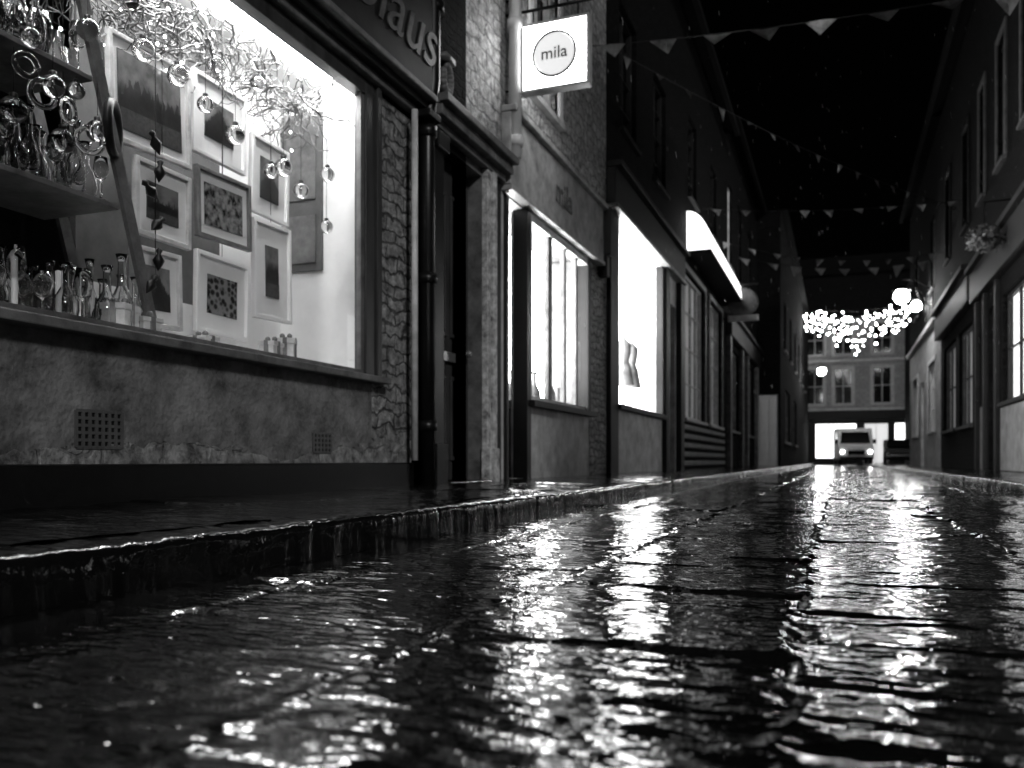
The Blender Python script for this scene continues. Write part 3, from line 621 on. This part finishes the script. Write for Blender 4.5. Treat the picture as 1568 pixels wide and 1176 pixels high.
def van(x,y,ang):
    e=group('parked_van'); mb=MB()
    mb.prism([(0,.35),(-.02,.75),(.06,1.05),(.55,1.2),(1.15,1.95),(1.35,2.15),(4.8,2.2),(4.9,2.0),(4.9,.35)],-.93,.93)
    mb.build('body',M['light'],e,bevel=.06)
    mb=MB(); mb.face([(-.80,.60,1.235),(.80,.60,1.235),(.72,1.135,1.90),(-.72,1.135,1.90)])
    mb.v=[(a,b_-.035,c+.03) for a,b_,c in mb.v]
    mb.box(-.45,.45,-.03,-.01,.62,.86); mb.box(-.85,.85,-.05,.0,.36,.5)
    for s in (-1,1): mb.face([(s*.945,1.0,1.3),(s*.945,2.0,1.3),(s*.945,2.0,1.9),(s*.945,1.35,1.9)]); mb.box(s*1.02-.09,s*1.02+.09,.75,.85,1.25,1.5)
    mb.build('windscreen_and_trim',M['darkglass'],e)
    mb=MB(); wheels(mb,(-.82,.82),(.95,3.9),.34,0); mb.build('wheels',M['black'],e)
    mb=MB()
    for s in (-1,1): mb.sphere((s*.72,-.01,.78),.10,12,8)
    mb.build('headlamps',M['head'],e,True)
    mb=MB(); mb.box(-.26,.26,-.06,-.035,.5,.61); mb.build('number_plate',M['light'],e)
    e.location=(x,y,0); e.rotation_euler=(0,0,ang)
def car(x,y,ang):
    e=group('parked_car'); mb=MB()
    mb.prism([(0,.3),(-.03,.6),(.1,.78),(1.05,.92),(1.75,1.4),(3.1,1.42),(3.75,1.0),(4.15,.92),(4.2,.35)],-.85,.85)
    mb.build('body',mat('car_paint',.05,.2),e,bevel=.08)
    mb=MB(); mb.face([(-.7,1.02,.97),(.7,1.02,.97),(.62,1.66,1.38),(-.62,1.66,1.38)])
    for s in (-1,1): mb.face([(s*.86,1.35,.98),(s*.86,3.5,.98),(s*.86,3.05,1.35),(s*.86,1.8,1.35)])
    mb.v=[(a,b_-.02,c+.02) for a,b_,c in mb.v]; mb.build('glazing',M['darkglass'],e)
    mb=MB(); wheels(mb,(-.75,.75),(.75,3.35),.31,0); mb.build('wheels',M['black'],e)
    mb=MB()
    for s in (-1,1): mb.sphere((s*.6,.02,.62),.08,10,6)
    mb.build('headlamps',M['white'],e,True)
    e.location=(x,y,0); e.rotation_euler=(0,0,ang)
van(.9,51.5,.06); car(2.95,47.5,-.05)
Gd=group('christmas_light_garland'); mb=MB(); mw=MB()
for s in range(5):
    xa=-1.75+s*1.06; xb=xa+1.06
    for layer in range(5):
        pts=[]
        for i in range(9):
            t=i/8; x=xa+(xb-xa)*t; z=8.5-layer*.17-(.3+.22*layer)*4*t*(1-t)*(.5,.8,1.15,.9,.5)[s]-.25*(1-abs(s-2)/2)
            pts.append((x,50+.05*layer,z))
            if random.random()<.75: mb.sphere((x+random.uniform(-.08,.08),50+.05*layer,z+random.uniform(-.14,.14)),random.choice((.025,.03,.04,.05)),7,5)
        mw.tube(pts,.008,4)
mw.tube([(-1.9,50,8.55),(1,50,8.4),(3.9,50,8.55)],.012,4)
mb.build('bulbs',M['bulb'],Gd,True); mw.build('cables',M['metal'],Gd)
# ============================================================ RIGHT SIDE
P=PR(2.4)
B=group('arcade_building')
facade('front_wall',P,3,12,0,9,[(4,6.5,1,3),(7.5,11,1,3),(5,6,4.5,6.5),(8,9,4.5,6.5)],M['darkstone'],B)
window(P,4,6.5,1,3,B,M['dark'],M['darkglass'],3,1); window(P,7.5,11,1,3,B,M['dark'],M['darkglass'],3,1); window(P,5,6,4.5,6.5,B,M['dark'],M['darkglass'],2,4); window(P,8,9,4.5,6.5,B,M['dark'],M['darkglass'],2,4)
shell(P,3,12,9,B,M['darkstone'])
B=group('bakery_building')
facade('front_wall',P,12,18,0,9,[(12.6,15.3,1.2,2.9),(15.8,16.6,.13,2.9),(12.9,13.7,5,7),(15,15.7,5,7),(17,17.6,5,7)],M['darkstone'],B)
window(P,12.6,15.3,1.2,2.9,B,M['dark'],emit('bakery_interior',1.1),3,2); window(P,15.8,16.6,.13,2.9,B,M['dull'],M['dim'],1,2)
for u in ((12.9,13.7),(15,15.7),(17,17.6)): window(P,u[0],u[1],5,7,B,M['dull'],M['darkglass'],2,4,arch=M['dull'])
mb=MB(); mb.boxP(P,12.6,15.3,-.03,0,.14,1.12,1); mb.boxP(P,16.7,17.3,-.04,0,.14,1.25,1); mb.boxP(P,12.05,17.9,-.14,0,3.2,3.75); mb.boxP(P,12.05,17.9,-.22,0,3.755,3.85)
for u in (12.1,15.45,16.65,17.55): mb.boxP(P,u,u+.12,-.08,0,.14,3.19,0)
mb.build('shopfront',[M['dark'],M['mid']],B,bevel=.008); shell(P,12,18,9,B,M['darkstone'])
B=group('dark_shop_building')
facade('front_wall',P,18,24,0,9,[(18.5,20.5,1,3),(21,23.4,1,3),(19,19.8,5,7),(22,22.8,5,7)],M['darkstone'],B)
window(P,18.5,20.5,1,3,B,M['dull'],M['dim'],3,2); window(P,21,23.4,1,3,B,M['dull'],M['dim'],3,2)
for u in (19,22): window(P,u,u+.8,5,7,B,M['dark'],M['darkglass'],2,4,arch=M['dark'])
mb=MB(); mb.boxP(P,18.05,23.9,-.16,0,3.3,3.9); mb.boxP(P,18.05,23.9,-.26,0,3.905,4.0); mb.build('fascia',M['dark'],B,bevel=.008); shell(P,18,24,9,B,M['darkstone'])
B=group('whitewashed_building')
facade('ground_floor_wall',P,24,34,0,4.1,[(25.2,27.2,1.1,3.0),(28.6,29.6,.13,2.7),(30.6,32.6,1.1,3.0)],M['lightrender'],B)
facade('upper_wall',P,24,34,4.1,9,[(25.5,26.6,5,7),(30.5,31.6,5,7)],M['darkstone'],B)
window(P,25.2,27.2,1.1,3.0,B,M['white'],M['darkglass'],3,3,arch=M['white']); window(P,30.6,32.6,1.1,3.0,B,M['white'],M['darkglass'],3,3,arch=M['white']); window(P,28.6,29.6,.13,2.7,B,M['white'],M['darkglass'],1,2)
window(P,25.5,26.6,5,7,B,M['mid'],M['darkglass'],2,4); window(P,30.5,31.6,5,7,B,M['mid'],M['darkglass'],2,4)
mb=MB(); mb.boxP(P,24,34,-.12,0,3.95,4.08); mb.build('string_course',M['light'],B); shell(P,24,34,9,B,M['darkstone'])
B=group('setback_building'); P3=PR(3.9)
facade('front_wall',P3,34,59.6,0,10,[(36+4*k,37.2+4*k,4.4,6.2) for k in range(5)],M['darkstone'],B)
for k in range(5): window(P3,36+4*k,37.2+4*k,4.4,6.2,B,M['mid'],M['darkglass'],2,3)
shell(P3,34,59.6,10,B,M['darkstone'],5)
def lamp(x,y,z,wx,s=1.0):
    e=group('street_lamp'); mb=MB(); gl=MB()
    mb.tube([(wx,y,z+.1),(wx+(x-wx)*.5,y,z+.42),(x,y,z+.48),(x,y,z+.3)],.022,8); mb.tube([(wx,y,z-.35),(wx+(x-wx)*.45,y,z-.05),(wx+(x-wx)*.6,y,z+.4)],.014,8)
    mb.lathe([(.001,.34),(.05,.32),(.2*s,.2),(.21*s,.17),(.001,.18)],(x,y,z),16); mb.lathe([(.06,-.2*s),(.03,-.24*s),(.001,-.26*s)],(x,y,z),12)
    mb.box(wx-.03,wx+.03,y-.06,y+.06,z-.45,z+.2)
    gl.sphere((x,y,z),.17*s,16,10); mb.build('iron_bracket',M['metal'],e,True); gl.build('globe',M['globe'],e,True)
lamp(1.62,26,4.85,2.4,1.2); lamp(2.12,27.8,4.85,2.4,.9); lamp(-.9,50,5.2,-1.9,1.3)
e=group('hanging_basket'); mb=MB(); c=Vector((2.0,14.2,3.55))
for i in range(700):
    d=Vector((random.gauss(0,1),random.gauss(0,1),random.gauss(0,1))).normalized(); p=c+Vector((d.x*.26,d.y*.26,d.z*.2))*random.uniform(.5,1.1)
    a=Vector((random.uniform(-1,1),random.uniform(-1,1),random.uniform(-1,1))).normalized()*.035; b_=d.cross(a)*.6
    mb.face([p-a,p+b_,p+a,p-b_])
mb.build('foliage',M['leaf'],e)
mb=MB(); mb.lathe([(.001,-.2),(.12,-.16),(.2,-.02),(.2,.0)],tuple(c),14); mb.tube([(2.4,14.2,4.1),(2.0,14.2,4.1),(2.0,14.2,3.6)],.012,6); mb.build('basket_and_bracket',M['metal'],e,True)
def bunting(a,b,sag,n,w,h):
    mb=MB(); a=Vector(a);b=Vector(b); L=(b-a).length; pt=lambda t:a.lerp(b,t)+Vector((0,0,-sag*4*t*(1-t)))
    mb.tube([pt(i/30) for i in range(31)],.005,4,1)
    for i in range(n):
        t=(i+.5+random.uniform(-.1,.1))/n; dt=w/L/2; p=pt(t-dt); q=pt(t+dt); tip=pt(t)+Vector((random.uniform(-.09,.09),random.uniform(-.15,.15),-h*random.uniform(.5,1.05)))
        mid=(p+q)/2+Vector((0,random.uniform(-.03,.03),-.002)); m2=(mid+tip)/2+Vector((0,random.uniform(-.03,.03),0))
        mb.face([p,mid,m2]); mb.face([mid,q,m2]); mb.face([p,m2,tip]); mb.face([m2,q,tip])
    mb.build('bunting',[M['cloth'],M['metal']])
bunting((-2.7,9.6,5.12),(2.4,9.4,4.85),.08,9,.32,.2)
bunting((-2.7,10.3,5.45),(2.4,20.5,5.7),.2,16,.16,.15)
bunting((-2.7,18.2,5.6),(2.4,19.5,5.6),.12,9,.2,.15)
bunting((-2.7,20.5,5.5),(2.4,23.2,5.4),.35,10,.2,.2)
bunting((-2.7,24,5.9),(2.4,25,5.6),.3,8,.3,.34)
mb=MB()
for i in range(450):
    y=random.uniform(4.5,14); x=random.uniform(-2.4,2.2); z=random.uniform(1,6.5); l=random.uniform(.02,.05)
    mb.tube([(x,y,z),(x+l*.12,y,z-l)],.0009,3)
mb.build('rain',mat('water_drops',.5,.2,.05,4))
# ------------------------------------------------------------ world, added fill sun, camera
w=bpy.data.worlds.new('World'); scn.world=w; w.use_nodes=True; nt=w.node_tree; bg=nt.nodes['Background']
sky=nt.nodes.new('ShaderNodeTexSky'); sky.sky_type='NISHITA'; sky.sun_disc=False
dirv=Vector((.62,-.60,.46)).normalized()
sky.sun_elevation=math.asin(dirv.z); sky.sun_rotation=math.atan2(dirv.x,dirv.y)
bw=nt.nodes.new('ShaderNodeRGBToBW'); nt.links.new(sky.outputs[0],bw.inputs[0]); nt.links.new(bw.outputs[0],bg.inputs[0]); bg.inputs[1].default_value=.00012
sl=bpy.data.lights.new('facade_fill_sun','SUN'); sl.energy=1.0; sl.angle=math.radians(8)  # added directional fill to brighten the left fronts, no real source behind it
so=bpy.data.objects.new('facade_fill_sun',sl); scn.collection.objects.link(so); so.rotation_euler=dirv.to_track_quat('Z','Y').to_euler()
cd=bpy.data.cameras.new('camera'); co=bpy.data.objects.new('camera',cd); scn.collection.objects.link(co); scn.camera=co
co.location=(0,0,.30); co.rotation_euler=(R90,0,math.radians(20.97)); cd.lens=30; cd.sensor_width=36; cd.shift_y=.0746; cd.clip_start=.05; cd.clip_end=800
cd.dof.use_dof=True; cd.dof.focus_distance=2.8; cd.dof.aperture_fstop=3.0
